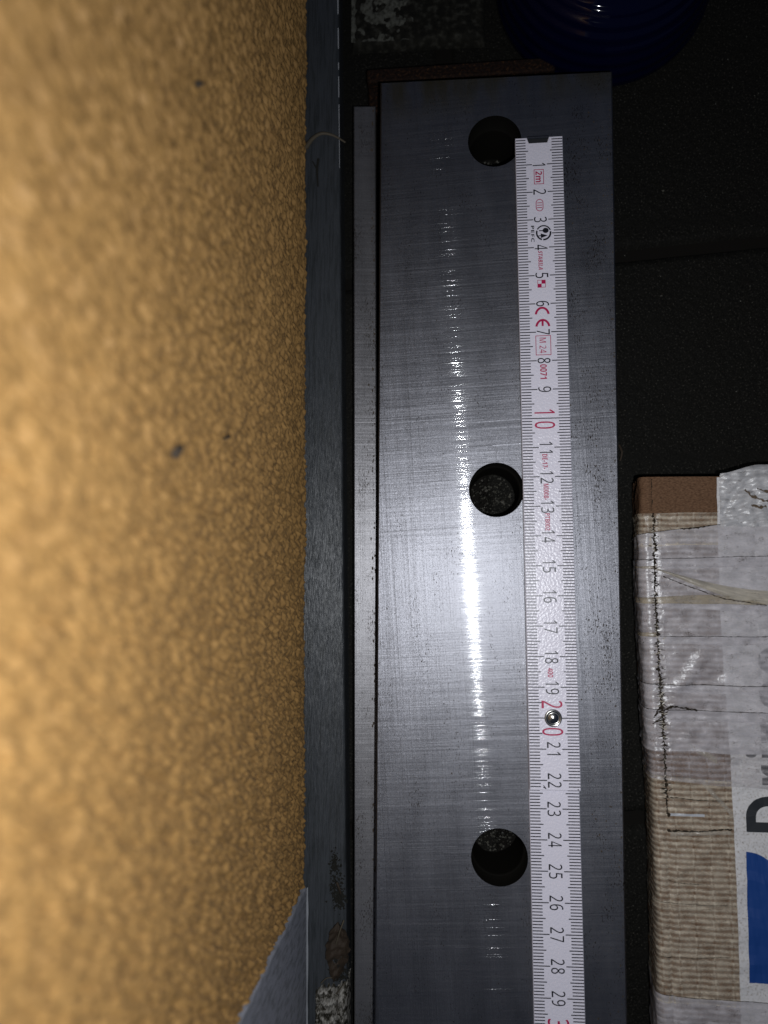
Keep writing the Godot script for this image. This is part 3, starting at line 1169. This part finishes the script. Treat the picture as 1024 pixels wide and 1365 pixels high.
func build_ruler() -> void:
	var o := thing("folding_ruler", "white folding ruler with black millimetre scale lying on the steel block", "ruler", Vector3(2.3053, PLATE_TOP, -14.9573))
	o.rotation.y = 0.0142
	var lower := part(o, "segment", slat(false, 17.75, 34.5, false), M.ruler)
	var upper := part(o, "segment", slat(true, 0.0, 22.32, true), M.ruler)
	part(lower, "scale_mark", ruler_ticks(false, 224, 344), M.ink).set_meta("kind", "stuff")
	part(upper, "scale_mark", ruler_ticks(true, 1, 222), M.ink).set_meta("kind", "stuff")
	for cm in range(1, 23):
		numeral(upper, true, cm)
	for cm in range(23, 33):
		numeral(lower, false, cm)
	# red and black print between the numerals
	var W := RULER_W
	var st := begin()
	print_frame(st, true, 0.375, 0.585, 1.18, 1.72, 0.022)
	print_text(st, true, "2m", 0.41, 0.55, 1.25, 1.65, true)
	part(upper, "length_print", finish(st), M.red)
	st = begin()
	print_arc(st, true, 0.48 * W, 2.40, 0.13, 0.14, 0.024, 180, 360)
	print_arc(st, true, 0.48 * W, 2.56, 0.13, 0.14, 0.024, 0, 180)
	print_quad(st, true, 0.48 * W - 0.13, 0.48 * W - 0.106, 2.40, 2.56)
	print_quad(st, true, 0.48 * W + 0.106, 0.48 * W + 0.13, 2.40, 2.56)
	for k in 3:
		print_quad(st, true, 0.48 * W - 0.085, 0.48 * W + 0.085, 2.385 + k * 0.085, 2.41 + k * 0.085)
	part(upper, "class_print", finish(st), M.red)
	st = begin()
	print_text(st, true, "PEFC", 0.285, 0.355, 3.21, 3.80, true)
	var cn := 0.55 * W
	print_arc(st, true, cn, 3.48, 0.265, 0.275, 0.045, -150, -20)
	print_arc(st, true, cn, 3.48, 0.265, 0.275, 0.06, -10, 95)
	print_arc(st, true, cn, 3.48, 0.265, 0.275, 0.055, 105, 200)
	# two trees: a round one and a pointed one, tops towards +x
	var crown := PackedVector2Array()
	for i in 14:
		var a := TAU * i / 14.0
		crown.append(Vector2(cn + 0.07 + 0.105 * cos(a), 3.40 + 0.095 * sin(a)))
	print_poly(st, true, crown)
	print_quad(st, true, cn - 0.16, cn + 0.0, 3.385, 3.42)
	print_poly(st, true, PackedVector2Array([Vector2(cn + 0.14, 3.585), Vector2(cn - 0.1, 3.50), Vector2(cn - 0.1, 3.67)]))
	print_quad(st, true, cn - 0.18, cn - 0.1, 3.57, 3.60)
	part(upper, "emblem_print", finish(st), M.ink)
	st = begin()
	print_text(st, true, "STABILA", 0.425, 0.515, 4.13, 4.81, true, 0.03)
	part(upper, "maker_print", finish(st), M.red)
	st = begin()
	var q0 := 0.395 * W
	var q1 := 0.565 * W
	var qm := (q0 + q1) / 2.0
	print_frame(st, true, 0.395, 0.565, 5.16, 5.43, 0.016)
	print_quad(st, true, qm, q1 - 0.016, 5.176, 5.295)
	print_quad(st, true, q0 + 0.016, qm, 5.295, 5.414)
	part(upper, "checker_print", finish(st), M.red)
	st = begin()   # the letters C and E, half rings
	var ch := 0.32 * W
	var ct := 0.635 * W
	var cm2 := (ch + ct) / 2.0
	var rad := (ct - ch) / 2.0
	print_arc(st, true, cm2, 6.42, rad, 0.31, 0.075, 190, 350)
	print_arc(st, true, cm2 + 0.01, 6.85, rad, 0.31, 0.075, 190, 350)
	print_quad(st, true, cm2 - 0.03, cm2 + 0.04, 6.60, 6.79)
	part(upper, "approval_print", finish(st), M.red)
	st = begin()
	print_frame(st, true, 0.325, 0.645, 7.12, 7.81, 0.022)
	print_text(st, true, "M 24", 0.405, 0.545, 7.20, 7.74)
	part(upper, "year_print", finish(st), M.red)
	for w in [["0071", 0.405, 0.545, 8.13, 8.64], ["DE-17-", 0.405, 0.51, 11.23, 11.74], ["MI008-", 0.415, 0.52, 12.24, 12.79], ["PTB002", 0.43, 0.53, 13.24, 13.82], ["400", 0.405, 0.515, 18.37, 18.68]]:
		st = begin()
		print_text(st, true, w[0], w[1], w[2], w[3], w[4], true)
		part(upper, "code_print", finish(st), M.red)
	# rivet at 20
	var y := top_y(true, 20.0)
	var rv := [Vector2(0.001, y + 0.075), Vector2(0.06, y + 0.07), Vector2(0.12, y + 0.045), Vector2(0.165, y + 0.03), Vector2(0.18, y + 0.012), Vector2(0.2, y + 0.03), Vector2(0.235, y + 0.05), Vector2(0.265, y + 0.045), Vector2(0.285, y + 0.02), Vector2(0.29, y)]
	rv.reverse()
	part(o, "rivet", lathe(rv, 48, Vector3(0.493 * W, 0, 20.0)), M.rivet)
	# metal under the notch at the ruler's beginning
	var cap := chamfer_box(Vector3(0.10, 0.02, -0.02), Vector3(1.5, 0.20, 0.3), 0.02)
	part(o, "end_plate", cap, M.end_metal)
	st = begin()
	print_quad(st, true, 0.41, 1.16, -0.035, -0.015)
	# chip and dirt at the end of the upper segment
	for c in [[0.46, 22.22, 0.045], [0.50, 22.26, 0.03], [0.08, 21.98, 0.02], [0.13, 21.97, 0.02], [0.44, 22.17, 0.025], [1.55, 22.28, 0.03]]:
		print_poly(st, true, PackedVector2Array([Vector2(c[0] - c[2], c[1]), Vector2(c[0], c[1] - c[2] * 0.8), Vector2(c[0] + c[2] * 1.2, c[1] + 0.01), Vector2(c[0] + 0.01, c[1] + c[2] * 0.7)]), 0.006)
	part(upper, "dirt_spot", finish(st), M.ink).set_meta("kind", "stuff")


# ---------------------------------------------------------------- the taped carton
func crease_x(z: float) -> float:
	if z < 0.0:
		return 6.77
	return 6.77 + 0.34 * (1.0 - exp(-z * z / 42.0))


var box_noise: FastNoiseLite


func ridge(x: float, z: float, a: Vector2, b: Vector2, w: float) -> float:
	var p := Vector2(x, z)
	var q := Geometry2D.get_closest_point_to_segment(p, a, b)
	var d := p.distance_to(q) / w
	return exp(-d * d)


func top_h(x: float, z: float) -> float:
	var h := box_noise.get_noise_2d(x * 0.8, z * 1.6) * 0.05
	h += 0.032 * (absf(box_noise.get_noise_2d(x * 2.2 + z, z * 4.0 - x * 1.2 + 50.0)) - 0.2) * (1.0 + 1.5 * exp(-(x - 6.8) * (x - 6.8) / 2.0))
	if x < 10.5 and z > -4.0 and z < 9.0:
		h += 0.06 * ridge(x, z, Vector2(6.9, 0.1), Vector2(10.4, 1.5), 0.14)
		h += 0.10 * ridge(x, z, Vector2(7.1, 4.7), Vector2(8.3, 3.0), 0.2)
		h -= 0.10 * ridge(x, z, Vector2(7.2, 4.4), Vector2(8.7, 3.7), 0.2)
		h += 0.05 * ridge(x, z, Vector2(7.2, 4.5), Vector2(9.0, 4.4), 0.15)
		h += 0.09 * ridge(x, z, Vector2(7.2, 5.2), Vector2(9.2, 6.3), 0.16)
		h -= 0.05 * ridge(x, z, Vector2(7.1, 4.8), Vector2(8.2, 4.9), 0.12)
	return h


# point on the carton's skin; a = cm to the right of the crease (negative: down the side)
func skin(a: float, z: float, lift: float) -> Vector3:
	var xe := crease_x(z)
	if a >= 0.0:
		var dip := -0.06 * exp(-a * a / 0.006)
		return Vector3(xe + a, 3.0 + top_h(xe + a, z) * smoothstep(0.0, 0.5, a) + dip + lift, z)
	var t := -a
	var wob := box_noise.get_noise_2d(3.0 + a * 2.0, z * 3.0) * 0.05
	# shoulder, then down the side with a slight undercut
	var prof := [Vector2(0, 3.0 - 0.06), Vector2(-0.04, 2.99), Vector2(-0.11, 2.985), Vector2(-0.2, 2.962), Vector2(-0.28, 2.925), Vector2(-0.34, 2.85), Vector2(-0.36, 2.7), Vector2(-0.33, 2.3), Vector2(-0.2, 1.5), Vector2(0.05, 0.0)]
	var run := 0.0
	for i in prof.size() - 1:
		var seg: float = prof[i].distance_to(prof[i + 1])
		if t <= run + seg or i == prof.size() - 2:
			var f := (t - run) / seg
			var p: Vector2 = prof[i].lerp(prof[i + 1], f)
			var d: Vector2 = (prof[i + 1] - prof[i]).normalized()
			var n := Vector2(d.y, -d.x)
			p += n * (lift + wob * smoothstep(0.05, 0.4, t))
			return Vector3(xe + p.x, p.y, z)
		run += seg
	return Vector3(xe, 3.0, z)


func skin_sheet(a0: float, a1: float, za: Callable, zb: Callable, lift: float, nu: int, nv: int, curl := 0.0, uv_shift := 0.0) -> ArrayMesh:
	var pts := PackedVector3Array()
	var uvs := PackedVector2Array()
	for j in nv:
		var f := float(j) / (nv - 1)
		for i in nu:
			var g := float(i) / (nu - 1)
			var a := lerpf(a0, a1, g)
			if a0 < 0.0 and a1 > 2.0:   # more points near the crease
				a = a0 + (a1 - a0) * pow(g, 1.7)
			var x := 6.8 + a
			var z := lerpf(za.call(x), zb.call(x), f)
			var e := 4.0 * (f - 0.5) * (f - 0.5)
			pts.append(skin(a, z, lift + curl * e * e * e))
			uvs.append(Vector2(a / 3.3, z / 4.4 + uv_shift))
	return grid(pts, nu, nv, Vector3.UP if a0 > -0.2 else Vector3(-1, 0.4, 0), uvs)


func ragged(line: Array, width: float, lift: float, s: int, vary := 1.4) -> ArrayMesh:
	# a ragged seam along a run of (a, z) points on the carton's skin
	var nz := noise(FastNoiseLite.TYPE_SIMPLEX_SMOOTH, 2.2, 4, s)
	var pts := PackedVector3Array()
	var n := 0
	for i in line.size() - 1:
		var p: Vector2 = line[i]
		var q: Vector2 = line[i + 1]
		var d := (q - p).normalized()
		var side := Vector2(-d.y, d.x)
		var steps := maxi(2, int(p.distance_to(q) / 0.035))
		for k in steps:
			var m := p.lerp(q, float(k) / steps)
			var t := n * 0.035
			var wa := width * (0.5 + vary * nz.get_noise_1d(t * 3.0))
			var wb := width * (0.5 + vary * nz.get_noise_1d(t * 3.0 + 77.0))
			var u := m + side * maxf(wa, 0.004)
			var v := m - side * maxf(wb, 0.004)
			pts.append(skin(u.x, u.y, lift))
			pts.append(skin(m.x, m.y, lift + 0.008))
			pts.append(skin(v.x, v.y, lift))
			n += 1
	return grid(pts, 3, n, Vector3.UP)


func build_carton() -> void:
	box_noise = noise(FastNoiseLite.TYPE_SIMPLEX_SMOOTH, 0.55, 3, 111)
	var o := thing("taped_carton", "low cardboard carton wrapped in dirty woven tape with white printed label", "carton", Vector3.ZERO)
	var zs := -2.98
	var ze := 21.0
	var body := part(o, "body", skin_sheet(-3.3, 11.0, func(_x): return zs, func(_x): return ze, -0.02, 220, 420), M.card)
	# far end face, right and near faces, folded down from the top
	var st := begin()
	st.set_smooth_group(0xFFFFFFFF)
	for i in 40:
		var a := lerpf(-0.3, 11.0, i / 40.0)
		var b := lerpf(-0.3, 11.0, (i + 1) / 40.0)
		for zz in [zs, ze]:
			var p := skin(a, zz, -0.004)
			var q := skin(b, zz, -0.004)
			quad(st, p, q, Vector3(maxf(q.x, 6.85), 0, zz), Vector3(maxf(p.x, 6.85), 0, zz), Vector3(0, 0, signf(zz)))
	quad(st, Vector3(17.77, 3.0, zs), Vector3(18.0, 3.0, ze), Vector3(18.0, 0, ze), Vector3(17.77, 0, zs), Vector3.RIGHT)
	part(body, "end_face", finish(st), M.card)
	# score line in the bare cardboard at the far corner
	part(body, "score_line", ragged([Vector2(0.02, -2.9), Vector2(0.0, -1.8)], 0.03, 0.03, 5), M.grime_shade)
	var label := part(o, "paper_label", skin_sheet(2.13, 10.8, func(_x): return zs + 0.03, func(_x): return 17.5, 0.0, 120, 360), M.paper, "white printed paper label")
	print_label(label)
	# tape strips, far to near: [material, far edge left/right z, near edge left/right z, lift]
	var strips := [
		["clear_tape", -1.74, -1.80, -0.60, -0.80, 0.02, -2.2],
		["milky_tape", -1.05, -1.55, 0.10, 0.05, 0.035, -2.4],
		["milky_tape", -0.19, -0.33, 1.30, 1.6, 0.05, -2.4],
		["milky_tape", 1.26, 1.27, 2.60, 2.6, 0.035, -2.5],
		["milky_tape", 2.35, 2.32, 4.15, 4.2, 0.05, -2.3],
		["milky_tape", 3.92, 3.93, 5.10, 5.1, 0.065, -2.4],
		["milky_tape", 4.72, 4.78, 6.05, 6.1, 0.08, -2.4],
		["hazy_tape", 5.9, 5.9, 6.99, 7.25, 0.05, -2.3],
		["clear_tape", 6.85, 7.1, 11.0, 11.05, 0.03, -2.5],
		["clear_tape", 10.9, 10.95, 14.0, 14.0, 0.045, -2.5],
		["milky_tape", 13.78, 13.86, 17.2, 17.3, 0.06, -2.4],
	]
	for k in strips.size():
		var s: Array = strips[k]
		var za := func(x: float) -> float: return lerpf(s[1], s[2], clampf((x - 6.4) / 4.1, -0.2, 2.4)) + 0.007 * sin(x * 3.0 + k)
		var zb := func(x: float) -> float: return lerpf(s[3], s[4], clampf((x - 6.4) / 4.1, -0.2, 2.4)) + 0.02 * sin(x * 2.3 + k * 2.0)
		var right := 2.12 if s[0] == "clear_tape" else 10.7
		var t := part(o, "tape_strip", skin_sheet(s[6], right, za, zb, s[5], 80, 30, 0.03, k * 0.37), M[s[0]])
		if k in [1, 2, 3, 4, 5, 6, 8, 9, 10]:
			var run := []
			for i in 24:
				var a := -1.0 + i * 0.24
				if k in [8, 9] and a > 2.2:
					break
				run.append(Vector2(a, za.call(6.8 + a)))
			part(t, "grime_shade_edge", ragged(run, 0.028 if k < 8 else 0.015, s[5] + 0.006, 120 + k, 0.6), M.grime_shade)  # dark strips for both the dirt and the shadow at tape edges
	# wrinkles of the clear woven tape, their shade drawn as dark strips
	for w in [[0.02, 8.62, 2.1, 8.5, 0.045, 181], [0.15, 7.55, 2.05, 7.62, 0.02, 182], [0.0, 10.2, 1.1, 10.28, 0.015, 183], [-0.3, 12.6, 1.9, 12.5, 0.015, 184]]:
		part(o, "wrinkle_shade", ragged([Vector2(w[0], w[1]), Vector2((w[0] + w[2]) / 2, (w[1] + w[3]) / 2 + 0.05), Vector2(w[2], w[3])], w[4], 0.055, w[5]), M.grime_shade)
	for w in [[1.2, 7.05, 2.1, 8.05, 0.10], [0.1, 8.72, 2.0, 8.62, 0.06], [0.7, 5.75, 1.7, 6.35, 0.10]]:
		var rp := PackedVector3Array()
		for i in 40:
			var f := i / 39.0
			var m := Vector2(w[0], w[1]).lerp(Vector2(w[2], w[3]), f)
			for k in 7:
				var g := k / 6.0
				rp.append(skin(m.x, m.y - w[4] + 2.0 * w[4] * g, 0.06 + (0.035 + 0.03 * box_noise.get_noise_2d(f * 30.0, w[1] * 5.0)) * sin(g * PI) * sin(f * PI)))
		part(o, "tape_ridge", grid(rp, 7, 40, Vector3.UP), M.gloss)
	# loose fold of tape running obliquely, and film crumpled over the far right corner
	var fold := PackedVector3Array()
	var fold_uv := PackedVector2Array()
	for j in 40:
		var f := j / 39.0
		var zt := 0.1 + 0.72 * sin(f * PI * 0.5)
		var zb := 0.16 + 1.12 * pow(sin(f * PI * 0.5), 1.1)
		for i in 9:
			var g := i / 8.0
			fold.append(skin(0.12 + 3.85 * f, lerpf(zt, zb, g), 0.075 + 0.055 * sin(g * PI) + 0.02 * sin(f * 22.0) * g))
			fold_uv.append(Vector2(f, g * 0.3))
	part(o, "tape_fold", grid(fold, 9, 40, Vector3.UP, fold_uv), M.fold)
	part(o, "grime_streak", ragged([Vector2(0.3, 0.36), Vector2(1.2, 0.72), Vector2(2.2, 1.08), Vector2(3.6, 1.29)], 0.022, 0.10, 141), M.grime_shade)  # dark line along the lower side of the fold
	var film := PackedVector3Array()
	var fuv := PackedVector2Array()
	var fn := noise(FastNoiseLite.TYPE_SIMPLEX_SMOOTH, 1.1, 3, 150)
	for j in 50:
		for i in 60:
			var x := 8.96 + 4.4 * i / 59.0
			var top := -3.06 - 0.30 * smoothstep(8.9, 10.3, x)
			var z := lerpf(top, -1.3, j / 49.0)
			var lift := 0.10 + 0.10 * fn.get_noise_2d(x * 1.5, z * 2.5) + 0.1 * ridge(x, z, Vector2(9.2, -3.0), Vector2(10.6, -3.2), 0.2) - 0.1 * ridge(x, z, Vector2(9.0, -1.6), Vector2(9.5, -2.6), 0.08)
			film.append(Vector3(x, 3.0 + maxf(lift, 0.04), z))
			fuv.append(Vector2(x / 2.2, z / 2.4))
	part(o, "film_flap", grid(film, 60, 50, Vector3.UP, fuv), M.film, "crumpled milky film flap at the far corner")
	for r in [[9.7, -2.5, 10.1, -2.2], [10.0, -2.3, 10.5, -2.1], [9.9, -2.0, 10.4, -1.95], [10.1, -2.55, 10.5, -2.45]]:
		part(o, "dirt_smear", ragged([Vector2(r[0] - 6.77, r[1]), Vector2((r[0] + r[2]) / 2 - 6.77, (r[1] + r[3]) / 2 + 0.05), Vector2(r[2] - 6.77, r[3])], 0.05, 0.28, int(r[0] * 100)), mat(Color(0.09, 0.06, 0.035), 0.7))
	# dirt packed in the crease
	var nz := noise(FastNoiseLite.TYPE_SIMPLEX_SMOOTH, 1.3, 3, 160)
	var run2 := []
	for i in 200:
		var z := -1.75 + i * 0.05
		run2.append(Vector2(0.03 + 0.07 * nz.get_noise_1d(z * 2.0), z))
	part(o, "crease_dirt", ragged(run2, 0.075, 0.10, 160), M.grime_shade)
	# bristly dirt and small gathers of tape across the crease
	var bs := begin()
	var gat := begin()
	for i in 420:
		var z := rng.randf_range(-1.6, 7.6)
		if rng.randf() < 0.3:
			z = 4.6 + rng.randfn() * 0.5
		var a := 0.03 + rng.randfn() * 0.05
		var len := rng.randf_range(0.05, 0.19)
		var ang := rng.randf_range(-0.7, 0.7) + (PI if rng.randf() < 0.5 else 0.0)
		var d := Vector2(cos(ang), sin(ang))
		var w := Vector2(-d.y, d.x) * rng.randf_range(0.008, 0.022)
		var b0 := Vector2(a, z)
		var b1 := b0 + d * len
		var up := 0.115 + rng.randf() * 0.02
		tri(bs if i % 4 else gat, skin(b0.x - w.x, b0.y - w.y, up), skin(b0.x + w.x, b0.y + w.y, up), skin(b1.x, b1.y, up), Vector3.UP)
	part(o, "dirt_bristle", finish(bs), M.grime_shade).set_meta("kind", "stuff")
	part(o, "tape_gather", finish(gat), M.fold).set_meta("kind", "stuff")
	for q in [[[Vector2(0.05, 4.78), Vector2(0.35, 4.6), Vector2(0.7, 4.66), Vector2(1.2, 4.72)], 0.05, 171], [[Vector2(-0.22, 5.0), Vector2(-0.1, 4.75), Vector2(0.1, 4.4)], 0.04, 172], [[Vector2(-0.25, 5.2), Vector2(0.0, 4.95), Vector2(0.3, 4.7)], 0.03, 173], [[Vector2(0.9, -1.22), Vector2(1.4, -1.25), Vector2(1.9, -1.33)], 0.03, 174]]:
		part(o, "crease_dirt", ragged(q[0], q[1], 0.115, q[2]), M.grime_shade)
	# yellowed lower edges of two strips, where the tape has lifted
	for y in [[1.02, 1.26, -0.9, 3.9, 0.085], [2.18, 2.35, -1.0, -0.05, 0.085], [-0.02, 0.1, -1.0, 0.1, 0.08]]:
		part(o, "yellowed_edge", skin_sheet(y[2], y[3], func(x): return y[0] + 0.06 * sin(x * 1.3), func(x): return y[1] + 0.01 * sin(x * 4.0), y[4], 60, 8, 0.02, y[0]), M.amber)
	part(o, "painted_glint", skin_sheet(0.12, 1.2, func(_x): return 8.05, func(_x): return 8.13, 0.09, 24, 4, 0.0), M.worn_glint)  # glint on the tape, painted as a pale strip


func print_label(label: Node) -> void:
	# lettering reads towards -z with its top towards -x
	var letters := [["D", 7.43, 8.57, 1.0], ["r", 6.45, 7.08, 0.72], ["i", 5.97, 6.22, 0.98], ["n", 4.86, 5.74, 0.72], ["e", 3.72, 4.68, 0.72], ["o", 2.62, 3.56, 0.72]]
	for l in letters:
		var st := begin()
		var g := glyphs(l[0], true)
		var hgt: float = 1.85 * l[3]
		for i in range(0, g.size(), 3):
			var v := []
			for k in 3:
				var x: float = 11.4 - g[i + k].y * hgt
				var z: float = lerpf(l[2], l[1], g[i + k].x)
				v.append(Vector3(x, 3.0 + top_h(x, z) + 0.03, z))
			tri(st, v[0], v[1], v[2], Vector3.UP)
		part(label, "letter", finish(st), M.print_black)
	# blue emblem, rounded at its far right corner
	var st2 := begin()
	var n := 26
	for i in n:
		for j in 14:
			var q := []
			for e in [[0, 0], [1, 0], [1, 1], [0, 1]]:
				var fx: float = (i + e[0]) / float(n)
				var x := 9.53 + 1.3 * fx
				var zt := 9.2 + (1.5 - sqrt(maxf(1.5 * 1.5 - pow(fx * 1.42, 2.0), 0.0))) * 1.25
				var z := lerpf(zt, 13.28, (j + e[1]) / 14.0)
				q.append(Vector3(x, 3.0 + top_h(x, z) + 0.03, z))
			quad(st2, q[0], q[1], q[2], q[3], Vector3.UP)
	part(label, "blue_emblem", finish(st2), M.print_blue)


# ---------------------------------------------------------------- small debris
func strand(pts: Array, r0: float, r1: float) -> ArrayMesh:
	var curve := Curve3D.new()
	for i in pts.size():
		var t := Vector3.ZERO
		if i > 0 and i < pts.size() - 1:
			t = (pts[i + 1] - pts[i - 1]) / 6.0
		curve.add_point(pts[i], -t, t)
	var n := 28
	var grid_pts := PackedVector3Array()
	var total := curve.get_baked_length()
	for j in n:
		var f := float(j) / (n - 1)
		var p := curve.sample_baked(f * total, true)
		var d := (curve.sample_baked(minf(f + 0.02, 1.0) * total, true) - curve.sample_baked(maxf(f - 0.02, 0.0) * total, true)).normalized()
		var s := d.cross(Vector3.UP).normalized()
		var u := s.cross(d)
		var r := lerpf(r0, r1, f)
		for i in 9:
			var a := TAU * i / 8.0
			grid_pts.append(p + (s * cos(a) + u * sin(a) * 0.7) * r)
	var first := grid_pts[0] - (pts[0] as Vector3)
	return grid(grid_pts, 9, n, first)


func build_debris() -> void:
	var s := thing("straw_blade", "curved dry grass blade lying across the grey rail by the wall", "grass blade")
	part(s, "blade", strand([Vector3(-5.42, 1.75, -15.7), Vector3(-5.2, 1.72, -16.05), Vector3(-4.85, 1.66, -16.3), Vector3(-4.4, 1.58, -16.25), Vector3(-3.95, 1.5, -16.0)], 0.10, 0.03), M.straw)
	var t := thing("stem_bit", "tiny dark twig resting on the grey rail below the dry grass blade", "twig")
	part(t, "stem", strand([Vector3(-4.98, 1.5, -15.4), Vector3(-5.02, 1.52, -14.9), Vector3(-4.98, 1.5, -14.3)], 0.05, 0.03), M.moss)
	part(t, "side_shoot", strand([Vector3(-5.0, 1.52, -14.95), Vector3(-5.12, 1.54, -15.15), Vector3(-5.2, 1.52, -15.3)], 0.03, 0.02), M.moss)

	# dead leaf curled on the rail, with stalks
	var nz := noise(FastNoiseLite.TYPE_SIMPLEX_SMOOTH, 1.4, 4, 170)
	var leaf := thing("dead_leaf", "curled dark brown dead leaf on the rail above the crusted mortar", "leaf")
	var pts := PackedVector3Array()
	for j in 30:
		var f := j / 29.0
		var w := 0.42 * sin(pow(f, 0.8) * PI * 0.92 + 0.12)
		for i in 16:
			var g := i / 15.0 * 2.0 - 1.0
			var x := -3.95 + g * w * (1.0 + 0.3 * nz.get_noise_2d(f * 6.0, g))
			var z := 12.7 + 1.95 * f
			pts.append(Vector3(x + 0.05 * sin(f * 5.0), 1.46 + 0.22 * absf(g) * absf(g) + 0.16 * nz.get_noise_2d(x * 2.0, z * 2.0), z))
	part(leaf, "blade", grid(pts, 16, 30, Vector3.UP), M.leaf)
	part(leaf, "stalk", strand([Vector3(-4.0, 1.6, 13.4), Vector3(-3.85, 1.68, 12.9), Vector3(-3.72, 1.66, 12.55)], 0.022, 0.03), M.straw)
	var moss := thing("moss_clump", "small dark clump of rotten leaf and moss on the rail beside the grey jamb", "moss")
	for c in [[-4.05, 11.5, 0.14, 0.26], [-3.92, 11.95, 0.12, 0.18], [-4.1, 10.7, 0.07, 0.2], [-3.9, 14.4, 0.2, 0.25]]:
		var ms := begin()
		for i in 170:
			var p := Vector3(c[0] + rng.randfn() * c[2], 1.38 + absf(rng.randfn()) * 0.05, c[1] + rng.randfn() * c[3])
			if p.x < rail_edge(p.z) + 0.1:
				grain(ms, p, rng.randf_range(0.02, 0.06))
		part(moss, "tuft", finish(ms), M.moss).set_meta("kind", "stuff")
	part(moss, "leaf_scrap", strand([Vector3(-4.0, 1.56, 11.3), Vector3(-3.9, 1.6, 11.5), Vector3(-3.86, 1.55, 11.7)], 0.05, 0.02), M.leaf)

	# lump of mortar with a lichen crust at the bottom edge
	var lump := thing("mortar_lump", "crumbly mortar lump with white lichen crust over the near end of the rail", "mortar")
	var lp := PackedVector3Array()
	for j in 90:
		for i in 50:
			var f := j / 89.0
			var g := i / 49.0
			var x := -4.78 + 1.2 * g
			var z := 14.75 + 5.0 * f + 0.25 * nz.get_noise_1d(g * 4.0) * (1.0 - f)
			var edge := clampf(minf(minf(g, 1.0 - g) * 14.0, f * 18.0), 0.0, 1.0)
			lp.append(Vector3(x, 1.3 + edge * (0.32 + 0.28 * nz.get_noise_2d(x * 2.4, z * 2.4) + 0.1 * nz.get_noise_2d(x * 9.0, z * 9.0)) - (0.6 if edge < 0.02 else 0.0), z))
	part(lump, "crust", grid(lp, 50, 90, Vector3.UP), M.crust)
	for k in [[Vector3(-3.95, 1.75, 15.0), Vector3(-3.8, 1.8, 14.8), Vector3(-3.66, 1.75, 14.6)], [Vector3(-4.5, 1.7, 14.7), Vector3(-4.3, 1.74, 14.5), Vector3(-4.1, 1.7, 14.5)]]:
		part(lump, "dry_stem", strand(k, 0.022, 0.012), M.straw)

	# dry scraps in the gap to the right of the block
	var scrap := thing("dry_scrap", "dry plant scrap in the gap between the block and the carton corner", "dry leaf")
	var ss := begin()
	for i in 60:
		grain(ss, Vector3(6.3 + rng.randfn() * 0.13, 0.08 + rng.randf() * 0.12, -4.0 + rng.randfn() * 0.45), rng.randf_range(0.02, 0.06))
	part(scrap, "crumb", finish(ss), M.moss).set_meta("kind", "stuff")
	part(scrap, "scrap", strand([Vector3(6.35, 0.2, -4.5), Vector3(6.42, 0.32, -4.2), Vector3(6.36, 0.25, -3.9)], 0.05, 0.03), M.leaf)
